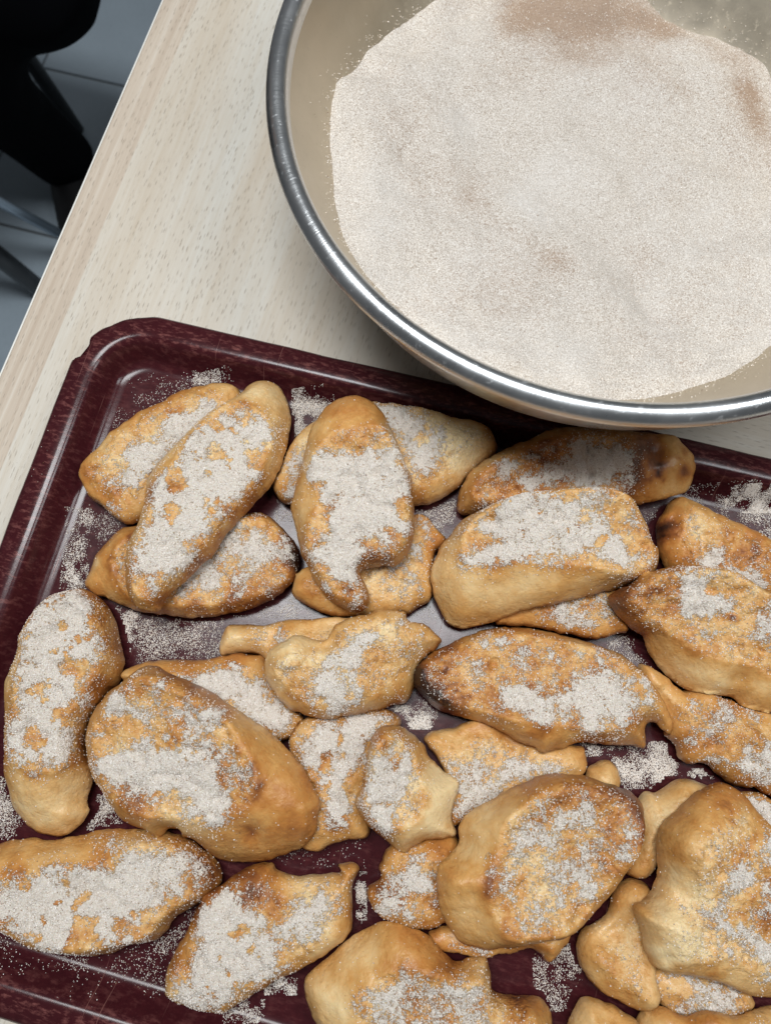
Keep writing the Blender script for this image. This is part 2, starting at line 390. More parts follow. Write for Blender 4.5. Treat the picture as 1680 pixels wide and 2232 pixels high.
# ------------------------------------------------------------------ steel bowl and its sugar
BC = np.array([.1148, .2942]); BR = .1802; BH = .115
INN = [(.0,.0030),(.070,.0032),(.095,.008),(.113,.018),(.128,.032),(.1415,.050),(.153,.068),(.161,.085),(.1662,.098),(.1688,.1050)]
RIMP = [(.1688,.1050),(.1690,.1095),(.1697,.1122),(.1709,.1140),(.1726,.1150),(.1745,.1152),(.1768,.1144),(.1788,.1128),(.1799,.1108),(.1801,.1090),(.1790,.1078)]
OUT = [(.1790,.1078),(.1774,.1072),(.1745,.1020),(.1722,.088),(.1665,.069),(.1572,.049),(.1430,.030),(.1240,.015),(.1050,.006),(.0900,.0018),(.0860,.0),(.0800,.0),(.0780,.0014),(.0,.0016)]
def spline(pts, k):
    P = np.array(pts); out = []
    for i in range(len(P)-1):
        p0,p1,p2,p3 = P[max(i-1,0)],P[i],P[i+1],P[min(i+2,len(P)-1)]
        for t in np.linspace(0,1,k,endpoint=False): out.append(.5*((2*p1)+(-p0+p2)*t+(2*p0-5*p1+4*p2-p3)*t*t+(-p0+3*p1-3*p2+p3)*t**3))
    return np.array(out+[P[-1]])
def lathe(name, prof, mat, parent, n=160, dents=0):
    a = np.arange(n)*2*math.pi/n; V = []; Fc = []
    for r, z in prof:
        r = max(r, .0004); w_ = 1 + dents*(fbm(np.c_[np.cos(a)*2.1+5, np.sin(a)*2.1+5, np.full(n, z*18)], 3)-.5)
        V.append(np.c_[r*w_*np.cos(a), r*w_*np.sin(a), np.full(n, z)])
    for i in range(len(prof)-1):
        for k in range(n): Fc.append([i*n+k, i*n+(k+1)%n, (i+1)*n+(k+1)%n, (i+1)*n+k])
    return mesh_obj(name, np.vstack(V), np.array(Fc), mat, parent)
bowl = empty('mixing_bowl', (BC[0], BC[1], .0003))
tag(bowl, 'large stainless steel mixing bowl with rolled rim, filled with cinnamon sugar', 'bowl')
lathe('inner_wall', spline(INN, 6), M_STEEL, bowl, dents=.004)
lathe('rim', spline(RIMP, 5), M_RIM, bowl, dents=.004)
lathe('outer_wall', spline(OUT, 6), M_RIM, bowl, dents=.004)
rin = spline(INN, 8)
def heap_z(x, y):
    z = .0475 - .118*x - .052*y
    z = z + (fbm(np.c_[x*15+4, y*15+9, np.full(len(x), 1.7)], 3)-.5)*.030 + (fbm(np.c_[x*55, y*55, np.full(len(x), 5.1)], 3)-.5)*.0085
    z = z - .006*np.exp(-((x*.75+y*.65+.035)/.016)**2)*sm(-.14,-.05,-np.hypot(x+.01,y+.02)) + .004*np.exp(-(((x+.045)/.05)**2+((y+.01)/.06)**2))
    return z
na, nr_ = 300, 110; V = []; cin = []
ang = np.arange(na)*2*math.pi/na; redge = np.full(na, .14)
for it in range(25):
    z = heap_z(redge*np.cos(ang), redge*np.sin(ang)); redge = .5*redge + .5*(np.interp(z, rin[:,1], rin[:,0])+.0012)
for i in range(nr_+1):
    f = (i/nr_)**.8; x = redge*f*np.cos(ang); y = redge*f*np.sin(ang); V.append(np.c_[x, y, heap_z(x, y)])
    c = 0
    for p, r, k in (((1215,50),.035,.85),((1130,62),.02,.5),((1300,20),.03,.6),((1470,45),.014,.8),((1400,15),.02,.5),((1560,75),.014,.4),((1640,185),.010,1.0),((1660,240),.010,.8),((1615,120),.02,.4),((1031,457),.014,.32),((1085,495),.012,.36),((1132,531),.012,.42),((1180,570),.010,.36),((1219,605),.012,.34),((937,370),.022,.28),((1165,713),.018,.30),((1535,235),.035,.30),((1569,673),.02,.22),((860,300),.02,.25),((1090,330),.016,.2),((997,303),.018,-.5),((1118,464),.012,-.6),((1160,505),.010,-.5),((1219,807),.022,-.5),((1186,108),.016,-.5),((1232,404),.03,-.35),((820,560),.02,-.25)):
        q = unp([p], .045)[0,:2]-BC; c = c + k*np.exp(-((x-q[0])**2+(y-q[1])**2)/r**2)
    cin.append(c)
V = np.vstack(V); Fc = []
i, k = np.meshgrid(np.arange(nr_), np.arange(na), indexing='ij'); i = i.ravel(); k = k.ravel()
Fq = np.c_[i*na+k, (i+1)*na+k, (i+1)*na+(k+1)%na, i*na+(k+1)%na]
heap = mesh_obj('cinnamon_sugar', V, Fq, M_HEAP, attrs={'cinnamon': np.concatenate(cin)}); heap.location = bowl.location
tag(heap, 'heap of pale cinnamon sugar with brown cinnamon patches inside the steel bowl', 'sugar', kind='stuff')

OCT = np.array([[1,0,0],[-1,0,0],[0,1,0],[0,-1,0],[0,0,1],[0,0,-1.]]); OF = np.array([[0,2,4],[2,1,4],[1,3,4],[3,0,4],[2,0,5],[1,2,5],[3,1,5],[0,3,5]])
def grains(name, P, size, parent=None):
    """a scatter of small sugar crystals"""
    n = len(P); s = size*(.55+.8*rng.random((n,1,1)))*(.7+.6*rng.random((n,1,3)))
    a = rng.random(n)*6.283; b = rng.random(n)*3.1; ca,sa,cb,sb = np.cos(a),np.sin(a),np.cos(b),np.sin(b)
    R = np.zeros((n,3,3)); R[:,0,0]=ca; R[:,0,1]=-sa*cb; R[:,0,2]=sa*sb; R[:,1,0]=sa; R[:,1,1]=ca*cb; R[:,1,2]=-ca*sb; R[:,2,1]=sb; R[:,2,2]=cb
    V = np.einsum('nij,nkj->nki', R, OCT[None]*s) + P[:,None,:]
    Fc = (OF[None] + (np.arange(n)*6)[:,None,None]).reshape(-1,3)
    o = mesh_obj(name, V.reshape(-1,3), Fc, M_GRAIN, parent, smooth=False); o['kind'] = 'stuff'
    return o
n = 14000; a = rng.random(n)*6.283; r = np.sqrt(rng.random(n))*.985*np.interp(a, np.r_[ang, 6.2832], np.r_[redge, redge[0]]); x = r*np.cos(a); y = r*np.sin(a)
m = 1500; a2 = rng.random(m)*6.283; re = np.interp(a2, np.r_[ang, 6.2832], np.r_[redge, redge[0]])
zw = np.clip(heap_z(re*np.cos(a2), re*np.sin(a2)) + .0005 + rng.exponential(.0035, m), 0, .104); rw = np.interp(zw, rin[:,1], rin[:,0])-.0005   # dust left on the steel just above the heap
o = grains('loose_grains', np.vstack([np.c_[x, y, heap_z(x,y)+.0001], np.c_[rw*np.cos(a2), rw*np.sin(a2), zw]]), .00028, heap)

# ------------------------------------------------------------------ bread
GR = .0016; GX = np.arange(-.30,.34,GR); GY = np.arange(-.27,.25,GR); gx, gy = np.meshgrid(GX, GY, indexing='ij')
GP = np.c_[gx.ravel(), gy.ravel()]
PILE = (tray_height(np.c_[GP@tu, GP@tv]) + .0006).reshape(gx.shape)
def pile_at(P):
    i = np.clip((P[:,0]-GX[0])/GR, 0, len(GX)-2.001); j = np.clip((P[:,1]-GY[0])/GR, 0, len(GY)-2.001)
    a = i.astype(int); b = j.astype(int); u = i-a; v = j-b
    return PILE[a,b]*(1-u)*(1-v)+PILE[a+1,b]*u*(1-v)+PILE[a,b+1]*(1-u)*v+PILE[a+1,b+1]*u*v
def bread(idx, fr, outline, label, face=None, sugar=(), holes=(), tone=.30, spots=(), ht=.013, hb=.011, dents=(), rough=1.0, w0=.016, lift=0.0):
    ol = smooth_poly(px(fr, outline), 5.0)
    a, b, c = .012, 0.0, 0.0
    for it in range(4):
        Q = unp_plane(ol, a, b, c)[:,:2]
        m = inside(GP, Q); G = GP[m]; h = PILE.ravel()[m]
        A = np.c_[np.ones(len(G)), G]; s = np.linalg.lstsq(A, h, rcond=None)[0]
        ctr = G.mean(0); b, c = s[1]*.85, s[2]*.85; g = math.hypot(b, c)
        if g > .38: b *= .38/g; c *= .38/g
        a = np.percentile(h - G@np.array([b,c]), 72) + hb*.85 + lift
    Q = unp_plane(ol, a, b, c)[:,:2]; dr = ray(ol); nv = np.array([b,c])
    for it in range(3):
        need = np.clip(pile_at(Q) + hb*.55 - (a + Q@nv), 0, .03)
        kk = np.exp(-.5*(np.minimum(np.arange(len(Q)), len(Q)-np.arange(len(Q)))*5*.00024/.007)**2); kk /= kk.sum()
        need = np.maximum(need, 0); need = np.real(np.fft.ifft(np.fft.fft(need)*np.fft.fft(kk)))
        zq = a + Q@nv + need; Q = CAM[:2] + dr[:,:2]*((zq-CAM[2])/dr[:,2])[:,None]
    QL, QN = Q[::3], need[::3]
    def lift_at(P):
        out = np.zeros(len(P))
        if QN.max() < 2e-4: return out
        for k in range(0, len(P), 4000):
            w_ = 1/(((P[k:k+4000,None]-QL[None])**2).sum(2) + .004**2)**1.25; out[k:k+4000] = (w_*QN).sum(1)/w_.sum(1)
        return out
    off = ((fbm(np.c_[Q*70, np.full(len(Q), idx*1.7)], 3)-.5)*.0024 + (fbm(np.c_[Q*260, np.full(len(Q), idx*3.7)], 2)-.5)*.0016)*rough
    nx = np.roll(Q,-1,0)-np.roll(Q,1,0); nx = np.c_[nx[:,1],-nx[:,0]]/np.linalg.norm(nx,axis=1)[:,None]; Q = Q + nx*off[:,None]
    FQ = None
    if face is not None: FQ = unp_plane(smooth_poly(px(fr, face), 12.0), a+ht, b, c)[:,:2]
    def up(pts): return unp_plane(px(fr, pts), a+ht*.9, b, c)[:,:2]
    def top(P, detail=True):
        d = np.where(inside(P, Q), seg_dist(P, Q), 0)
        if FQ is not None:
            sf = sdist(P, FQ); df = np.clip(-sf, 0, None); t = d/(d+df+1e-9)
            h = .45*np.sqrt(np.clip(1-(1-t)**2.1, 0, 1)) + .55*t; h *= np.sqrt(np.clip(1-(1-np.clip(d/.007,0,1))**2,0,1))
            fc = sm(-.0015, .003, sf); h = h - .14*sm(-.001,.012,sf)
        else:
            t = np.clip(d/w0, 0, 1); h = np.sqrt(np.clip(1-(1-t)**2.2, 0, 1)); fc = sm(.25,.75,t)
        z = a + P@nv + lift_at(P) + ht*h
        e = sm(0,.006,d)
        z = z + e*((fbm(np.c_[P*26, np.full(len(P), idx*3.1)], 2)-.5)*.0085*rough + (fbm(np.c_[P*90, np.full(len(P), idx*2.3)], 3)-.5)*.0030*rough)
        if detail: z = z + e*((fbm(np.c_[P*300, np.full(len(P), idx*1.3)], 2)-.5)*.0020*(.25+.75*fc) - np.clip(fbm(np.c_[P*170, np.full(len(P), idx*9.3)], 2)-.56,0,1)*.012*fc)
        for (x, y, r, am) in dents:
            q = up([(x,y)])[0]; rr = r*FR[fr][2]*.00024; z = z + am*np.exp(-((P-q)**2).sum(1)/rr**2)*e
        ph = pile_at(P); lo = ph + .0012 + .0035*sm(0,.008,d)
        k = .0012; z = np.where(z-lo > 4*k, z, lo + k*np.log1p(np.exp(np.clip((z-lo)/k, -30, 30))))
        return z, d, fc
    # triangulate the footprint
    st = .0012; lo_, hi_ = Q.min(0), Q.max(0)
    X, Y = np.meshgrid(np.arange(lo_[0],hi_[0],st), np.arange(lo_[1],hi_[1],st*.87)); X = X + (np.arange(X.shape[0])%2)[:,None]*st*.5
    G = np.c_[X.ravel(), Y.ravel()]; G = G + (rng.random(G.shape)-.5)*st*.25
    G = G[inside(G, Q)]; G = G[seg_dist(G, Q) > st*.55]
    n = len(Q); vin = [Vector(v) for v in np.vstack([Q, G])]
    vs, es, fs, *_r = delaunay_2d_cdt(vin, [(i,(i+1)%n) for i in range(n)], [], 1, 1e-7)
    P = np.array([v[:] for v in vs]); T = np.array([f[:] for f in fs if len(f) == 3])
    z, d, fc = top(P); ph = pile_at(P)
    bot = a + P@nv + lift_at(P) - hb*np.sqrt(np.clip(1-(1-np.clip(d/.020,0,1))**2, 0, 1))
    bot = np.minimum(np.maximum(bot, ph + .0004), z - .0002)
    bnd = d < 1e-6; bot[bnd] = z[bnd]
    # sugar
    s = np.zeros(len(P))
    wob = (fbm(np.c_[P*130, np.full(len(P), idx*5.7)], 4, .6)-.5); wob2 = (fbm(np.c_[P*420, np.full(len(P), idx*4.1)], 3, .6)-.5)
    for pts, den in sugar:
        sd = sdist(P, smooth_poly(up(pts), .004)) + wob*.016 + wob2*.004
        if den > .85: q = np.clip(.30*sm(-.013,.0,sd) + .36*sm(-.0045,.0040,sd) + .22*sm(.0,.009,sd) + (den-.95)*2*sm(0,.004,sd) + wob*.75*sm(-.006,.004,sd) + wob2*.25*sm(-.006,.004,sd), 0, 1)
        else: q = np.clip(den*.86 + wob*1.1, 0, 1)*sm(-.006,.006,sd)
        s = np.maximum(s, q)
    for (x, y, r) in holes:
        q = up([(x,y)])[0]; rr = r*FR[fr][2]*.00023
        s = s*(1-.92*np.exp(-(np.linalg.norm(P-q,axis=1)/rr*(1+wob*3.2+wob2*1.2))**4))
    s = np.maximum(s, fc*np.clip(.27+wob*.6,0,.45)*(1 if len(sugar) else .3)) * sm(0,.003,d)
    z = z + s*.0007
    tn = np.full(len(P), tone) + .10*fc*0 + (1-sm(0,.006,d))*.04
    
    if FQ is not None:
        sf_ = sdist(P, FQ); tn = tn + np.exp(-((sf_+.0005)/.0028)**2)*(.02+.34*np.clip(wob*2+.25,0,1)) + .05*sm(0,.004,sf_)
    else: tn = tn + np.exp(-((d-.006)/.004)**2)*.22*np.clip(wob*2+.2,0,1)
    tn = tn + (fbm(np.c_[P*38, np.full(len(P), idx*7.7)],3)-.5)*.42
    for (x, y, r, am) in spots:
        q = up([(x,y)])[0]; rr = r*FR[fr][2]*.00024; tn = tn + 1.35*am*np.exp(-(np.linalg.norm(P-q,axis=1)/rr*(1+wob*1.6))**2)
    nt = len(P); V = np.vstack([np.c_[P, z], np.c_[P, bot]])
    mapb = np.arange(nt)+nt; mapb[bnd] = np.nonzero(bnd)[0]
    ar = np.cross(P[T[:,1]]-P[T[:,0]], P[T[:,2]]-P[T[:,0]]); T[ar < 0] = T[ar < 0][:, ::-1]
    Fc = np.vstack([T, mapb[T][:, ::-1]])
    ctr = np.array([*P.mean(0), float(bot.min())])
    root = empty('french_toast_slice', ctr); tag(root, label, 'fried bread', 'sugared bread slices heaped on the tray')
    V = V - ctr
    zz = np.zeros(nt)
    o = mesh_obj('bread', V, Fc, M_BREAD, root, attrs={'tone':np.r_[tn,tn], 'face':np.r_[fc,zz], 'sugar':np.r_[s,zz]})
    # loose crystals over the dusted area
    A3 = .5*np.linalg.norm(np.cross(V[T[:,1]]-V[T[:,0]], V[T[:,2]]-V[T[:,0]]), axis=1); sf = s[T].mean(1)
    wgt = A3*sf**1.35; wgt_s = A3*(.35+.65*fc[T].mean(1))*.012
    tot = wgt + wgt_s; N = int(tot.sum()*GRAIN_DENS)
    if N > 20:
        t = rng.choice(len(T), N, p=tot/tot.sum()); r1 = np.sqrt(rng.random(N)); r2 = rng.random(N)
        p = V[T[t,0]]*(1-r1)[:,None] + V[T[t,1]]*(r1*(1-r2))[:,None] + V[T[t,2]]*(r1*r2)[:,None]
        grains('sugar_coating', p + np.array([0,0,.00018]), .00028, root)
    m = inside(GP, Q); zt, *_ = top(GP[m], False); flat = PILE.ravel(); flat[m] = np.maximum(flat[m], zt+.0008)
    return root
GRAIN_DENS = 2.9e6

B = bread
B(1,'A',[(385,830),(410,770),(480,700),(540,630),(620,570),(690,520),(790,480),(880,430),(980,405),(1080,395),(1150,425),(1150,520),(1050,650),(900,850),(740,1000),(630,1055),(560,1030),(490,975),(430,925),(405,880)],
  'tan slice in the chipped tray corner, mostly under the long sugared slice', tone=.34, ht=.014,
  sugar=[([(600,690),(700,650),(780,570),(900,510),(1040,500),(960,580),(850,680),(760,790),(640,870),(550,860),(620,790)],.93),([(500,950),(580,970),(570,1000),(510,980)],.8),([(480,720),(700,560),(980,450),(900,560),(600,760),(460,860)],.32)],
  spots=[(410,820,70,.18),(900,460,90,.06)])
B(3,'A',[(410,1340),(440,1270),(470,1190),(540,1120),(620,1070),(800,1040),(1000,1030),(1150,1010),(1240,1000),(1310,1030),(1380,1110),(1430,1190),(1435,1250),(1400,1330),(1320,1400),(1220,1450),(1080,1485),(920,1500),(800,1495),(700,1480),(600,1450),(500,1410),(430,1370)],
  'golden speckled slice crossing beneath the long sugared slice, orange crust at its pointed end',
  face=[(540,1200),(700,1080),(1000,1050),(1240,1020),(1340,1080),(1410,1200),(1380,1300),(1250,1390),(1080,1440),(900,1450),(760,1450),(640,1420),(560,1320)], tone=.36,
  sugar=[([(1000,1090),(1180,1040),(1300,1060),(1390,1160),(1400,1230),(1320,1280),(1200,1330),(1080,1360),(950,1390),(850,1380),(900,1270)],.66),([(860,1360),(1300,1300),(1380,1240),(1300,1370),(1000,1430)],.4)],
  spots=[(480,1300,120,.10),(1410,1230,70,.30),(1240,1020,60,.12),(440,1230,30,-.3)], ht=.012)
B(5,'B',[(-10,610),(20,540),(70,430),(110,360),(180,300),(350,230),(500,190),(560,195),(680,205),(800,225),(930,270),(1010,280),(1080,300),(1130,360),(1150,420),(1130,470),(1050,530),(980,590),(930,640),(850,690),(720,725),(500,740),(250,720),(80,712),(20,680)],
  'slice with a bare cream coloured end, lying crosswise under the upright notched slice', tone=.27,
  sugar=[([(540,200),(680,220),(800,290),(860,400),(840,520),(740,570),(700,500),(640,380)],.92),([(40,550),(100,430),(170,350),(170,600),(60,680)],.72)],
  holes=[(750,380,40)], spots=[(980,420,170,-.24),(840,540,90,.16),(60,640,60,.15),(850,630,90,-.1)], ht=.014)
B(6,'B',[(90,1160),(130,1060),(250,1000),(500,900),(720,770),(780,780),(840,840),(880,890),(870,930),(830,960),(810,1050),(810,1190),(760,1230),(690,1280),(600,1280),(450,1290),(300,1290),(190,1250),(120,1210)],
  'thin dusted slice poking out below the notch of the upright slice', tone=.31,
  sugar=[([(720,780),(800,800),(860,900),(800,1000),(700,1000),(720,900)],.5),([(500,1060),(800,1050),(790,1180),(600,1250),(500,1200)],.45)],
  spots=[(160,1150,90,.08),(840,900,60,.2),(650,1030,60,.1)], ht=.012)
B(9,'C',[(380,1060),(420,980),(520,900),(900,830),(960,960),(1000,1090),(930,1120),(840,1135),(700,1110),(560,1085),(450,1080)],
  'narrow brown edge of a dusted slice sticking out beneath the broad slab shaped slice', tone=.44,
  sugar=[([(560,1000),(880,920),(960,1040),(800,1090),(640,1060)],.72)], ht=.011)
B(7,'C',[(215,540),(220,450),(260,370),(330,310),(420,255),(520,215),(640,170),(760,150),(900,150),(1040,170),(1130,185),(1200,190),(1260,230),(1310,290),(1300,380),(1270,440),(1200,480),(1100,505),(1020,520),(800,560),(500,580),(300,570)],
  'slice beside the bowl rim with a shiny yellow end and brown stains',
  face=[(280,480),(330,370),(450,290),(620,220),(800,190),(950,200),(1030,270),(1040,400),(900,460),(700,500),(500,520)], tone=.33,
  sugar=[([(520,400),(640,330),(720,290),(740,230),(840,205),(940,230),(1010,290),(1010,370),(950,430),(820,420),(680,420),(560,430)],.95),([(430,330),(560,260),(580,280),(480,350)],.8),([(250,460),(420,340),(500,450),(300,530)],.3)],
  spots=[(620,250,110,.22),(1130,240,100,.32),(1060,400,80,.18),(1200,400,90,-.03),(1295,330,45,.35),(450,480,100,.12)], dents=[(1150,250,60,-.004),(640,440,160,-.003)], ht=.018)
B(15,'E',[(55,340),(70,270),(110,225),(180,215),(300,230),(380,215),(480,200),(600,190),(740,180),(900,220),(900,400),(700,500),(400,480),(300,420),(200,405),(110,415),(65,410)],
  'low slice with a rounded pale knob, tucked behind the lumpy pale slice', tone=.27,
  sugar=[([(390,250),(430,250),(420,330),(340,380)],.7),([(200,260),(380,240),(380,380),(240,380)],.35)], spots=[(420,260,60,.15),(120,320,70,-.08)], dents=[(370,300,60,-.004)], ht=.011)
B(16,'D',[(620,500),(720,430),(850,415),(1000,415),(1120,390),(1250,385),(1340,410),(1400,560),(1530,700),(1520,740),(1450,810),(1300,820),(1100,760),(800,640)],
  'slice with one solid sugar stripe, under the biggest orange crusted slice', tone=.36,
  sugar=[([(910,470),(1000,490),(1150,490),(1330,500),(1350,560),(1430,690),(1420,770),(1330,740),(1200,660),(1050,570),(930,520)],1.0),([(1150,430),(1220,430),(1230,470),(1170,470)],.6)],
  spots=[(900,440,120,.12)], ht=.014)
B(23,'E',[(470,960),(500,880),(560,800),(700,770),(900,750),(1060,740),(1150,800),(1120,900),(1000,1100),(960,1300),(960,1480),(900,1520),(760,1540),(640,1590),(540,1570),(500,1400),(480,1150)],
  'heavily sugared slice wedged between the biggest slice and the small twisted slice', tone=.36,
  sugar=[([(550,960),(640,830),(780,780),(1000,750),(1110,790),(1000,860),(950,950),(910,1100),(870,1230),(830,1320),(720,1330),(640,1220),(620,1080)],.95),([(660,1400),(720,1330),(840,1400),(820,1480),(700,1480)],.75)],
  holes=[(700,1020,50),(840,1190,50)], spots=[(700,1020,50,.15),(740,1400,60,.25),(560,850,80,-.1)], ht=.014)
B(25,'G',[(180,720),(250,680),(400,640),(550,600),(700,680),(870,740),(1050,770),(1110,790),(1115,920),(1000,990),(700,1100),(450,1190),(340,1240),(300,1150),(300,1000),(260,860),(200,780)],
  'shaded dusted slice lying below the dark tipped slice', tone=.33,
  sugar=[([(260,850),(420,850),(560,900),(760,880),(960,890),(800,930),(640,1020),(500,1100),(370,1180),(380,1000)],.9)], dents=[(700,760,160,-.004)], ht=.012)
B(35,'H',[(30,920),(80,860),(140,840),(190,870),(215,960),(150,1060),(60,1040)],
  'tiny bare yellowish bread tip peeking out over the large mottled slice', tone=.25, ht=.012)
B(22,'J',[(330,490),(390,440),(390,390),(430,310),(520,270),(700,240),(760,300),(760,420),(720,600),(640,660),(540,670),(470,655),(400,620),(350,560)],
  'small ragged sugared chunk under the left flap of the large mottled slice', tone=.36,
  sugar=[([(430,480),(500,360),(570,340),(600,480),(520,540),(590,600),(540,640),(440,600),(380,570)],.92)], spots=[(390,500,60,.2),(640,560,70,.15)], ht=.014, rough=1.4)
B(27,'J',[(600,720),(640,670),(800,660),(1000,660),(1250,620),(1250,720),(1200,780),(1150,820),(1080,770),(980,790),(900,800),(830,810),(740,790),(650,780)],
  'crumbly bread edge with an orange point showing below the large mottled slice', tone=.38,
  sugar=[([(680,740),(800,750),(900,790),(740,780)],.5)], spots=[(1170,760,70,.06),(640,740,40,.15)], ht=.010, rough=1.4)
B(13,'M',[(-30,1230),(40,1240),(150,1330),(230,1390),(350,1390),(560,1470),(774,1530),(900,1560),(950,1800),(900,2080),(774,2030),(640,1980),(540,1970),(450,1900),(370,1840),(250,1830),(190,1730),(150,1690),(110,1650),(60,1500),(-40,1380)],
  'craggy brown slice with raised blisters, between the dark tipped slice and the pale buttery slice', tone=.38,
  sugar=[([(460,1820),(600,1780),(700,1800),(774,1700),(850,1900),(774,1960),(600,1900),(520,1860)],.93),([(240,1450),(650,1500),(720,1600),(500,1750),(300,1700)],.48),([(600,1650),(720,1600),(700,1690),(620,1720)],.7)],
  spots=[(560,1510,60,.2),(250,1700,100,.08),(430,1540,40,.15)], dents=[(660,1700,70,.006),(430,1700,50,-.004),(540,1560,60,.003),(560,1730,40,-.004)], ht=.015, rough=1.7)
B(34,'H',[(830,1030),(900,1010),(997,1050),(1100,1120),(1100,1300),(980,1240),(880,1160)],
  'sliver of sugared bread between the craggy slice and the large folded slice', tone=.36, sugar=[([(890,1070),(997,1060),(1050,1200),(980,1200)],.9)], ht=.010)
B(10,'M',[(85,460),(90,390),(130,320),(180,240),(240,235),(330,280),(450,350),(560,400),(680,450),(774,510),(900,600),(960,800),(900,950),(700,870),(500,800),(300,760),(160,680),(100,560)],
  'smooth slice with a dark brown pitted end and purplish brown stains', tone=.30,
  sugar=[([(320,620),(420,560),(470,530),(500,600),(600,660),(690,740),(740,740),(650,770),(560,720),(450,660),(380,650)],.95),([(280,550),(310,550),(310,590),(280,590)],.6)],
  spots=[(190,370,70,.36),(130,420,60,.22),(120,520,90,.14),(620,560,160,.20),(220,570,110,.16),(380,450,120,-.18),(300,300,120,.02)], dents=[(200,350,50,-.004)], ht=.016, rough=.7)
B(28,'H',[(320,1020),(400,1010),(480,960),(560,945),(650,970),(690,1000),(600,1080),(500,1160),(450,1230),(420,1300),(400,1380),(340,1450),(270,1450),(230,1400),(240,1200)],
  'bare cream coloured wedge between the large mottled slice and the folded slice', tone=.14, spots=[(340,1380,90,.16)], ht=.014, rough=.6)
B(31,'H',[(340,1930),(500,1900),(700,1930),(850,2000),(900,2100),(800,2180),(600,2200),(480,2150),(400,2080)],
  'sugar topped slice beneath the lower flap of the large folded slice', tone=.36,
  sugar=[([(380,1980),(600,1990),(780,2050),(780,2120),(600,2160),(480,2130),(400,2060)],.86)], holes=[(520,2060,60)], ht=.012)
B(30,'H',[(0,1800),(30,1720),(130,1660),(170,1560),(220,1480),(280,1465),(350,1500),(370,1600),(380,1800),(390,1950),(420,2080),(340,2140),(250,2110),(150,2060),(70,2000),(10,1900)],
  'soggy olive tan slice with a hollow, leaning under the large folded slice', tone=.24,
  sugar=[([(100,1680),(300,1700),(300,1860),(160,1800)],.28)], spots=[(60,1800,90,.10),(240,2060,120,.12),(200,1900,80,-.05)], dents=[(220,1780,110,-.007),(100,1850,60,.003)], ht=.016)
B(19,'I',[(-150,220),(-60,180),(0,165),(150,140),(230,150),(380,120),(450,100),(560,95),(700,100),(830,130),(900,170),(960,220),(1000,270),(1000,330),(970,390),(890,450),(800,500),(710,600),(600,630),(500,665),(370,675),(260,660),(150,640),(60,590),(0,560),(-100,500),(-160,380)],
  'wide slice thickly coated with sugar, a bare golden strip along its upper crust',
  face=[(-100,340),(80,310),(250,270),(420,270),(540,220),(640,170),(780,150),(900,200),(960,300),(900,400),(780,470),(680,570),(520,630),(360,645),(200,625),(80,560),(-20,510),(-110,440)], tone=.33,
  sugar=[([(-50,370),(80,340),(250,290),(380,280),(520,250),(580,190),(700,180),(800,220),(780,330),(700,430),(660,540),(560,600),(420,620),(250,640),(140,610),(70,540),(0,480),(-60,450)],.96),([(370,140),(500,160),(520,200),(430,210)],.8),([(640,180),(900,180),(960,280),(920,390),(780,420)],.62)],
  holes=[(130,360,24),(400,400,22),(430,510,28),(560,550,60),(380,590,70)], spots=[(300,220,120,-.06),(440,270,60,.12),(880,200,110,.12),(60,290,120,.1)], ht=.017)
B(18,'D',[(35,540),(60,470),(100,380),(110,300),(150,220),(220,130),(300,70),(400,50),(460,70),(530,120),(580,200),(605,300),(625,400),(615,500),(560,580),(500,660),(460,740),(440,840),(460,940),(465,1020),(440,1120),(450,1180),(400,1250),(330,1295),(250,1300),(170,1270),(100,1200),(50,1110),(25,980),(30,850),(40,700)],
  'long sugared slice against the tray side wall with a bare glossy yellow end',
  face=[(80,540),(120,400),(150,250),(250,110),(380,70),(460,110),(510,220),(530,380),(480,500),(430,620),(410,760),(380,880),(300,960),(180,980),(70,930),(50,820),(70,660)], tone=.33,
  sugar=[([(110,420),(150,260),(240,120),(350,70),(440,120),(480,240),(520,340),(470,440),(410,500),(420,650),(400,770),(350,900),(250,950),(120,930),(60,880),(70,740),(140,680),(90,560)],.94)],
  holes=[(330,450,60),(340,690,48),(160,790,52),(410,430,40),(170,560,40),(310,240,30),(270,370,30)], spots=[(250,1150,220,-.20),(180,960,70,.12),(430,600,60,.08),(300,1280,60,.06)], ht=.024, rough=.8)
B(20,'I',[(755,830),(765,740),(800,660),(860,540),(920,420),(1020,330),(1120,270),(1230,245),(1260,280),(1330,310),(1440,300),(1540,290),(1530,255),(1600,245),(1630,280),(1600,350),(1600,450),(1590,570),(1500,650),(1380,720),(1260,780),(1150,850),(1050,910),(980,920),(870,900),(800,870)],
  'torn slice with a reddish brown crust edge and a ragged crumb bite', tone=.30,
  sugar=[([(780,850),(850,750),(920,600),(900,480),(1000,400),(1120,380),(1160,480),(1230,510),(1340,440),(1480,420),(1470,480),(1370,560),(1260,650),(1240,740),(1100,860),(960,910),(850,890)],.98),([(1230,330),(1250,350),(1220,370),(1140,380)],.8),([(1300,700),(1500,540),(1400,560)],.5),([(1250,300),(1600,330),(1580,480),(1480,450),(1300,400)],.3)],
  holes=[(1110,530,25),(1050,560,20)], spots=[(900,460,100,.26),(1080,330,110,.26),(800,720,60,.22),(1190,400,60,.2),(1400,330,120,-.16),(1420,620,100,-.12)], dents=[(1330,340,90,-.004)], ht=.013)
B(33,'H',[(280,2212),(340,2140),(420,2120),(480,2150),(560,2180),(640,2150),(760,2160),(820,2180),(997,2120),(1100,2250),(1000,2400),(400,2400),(280,2330)],
  'tan slice cut off by the photo edge, below the sugar topped slice', tone=.36, sugar=[([(840,2100),(997,2080),(1000,2250),(850,2250)],.5)], ht=.012)
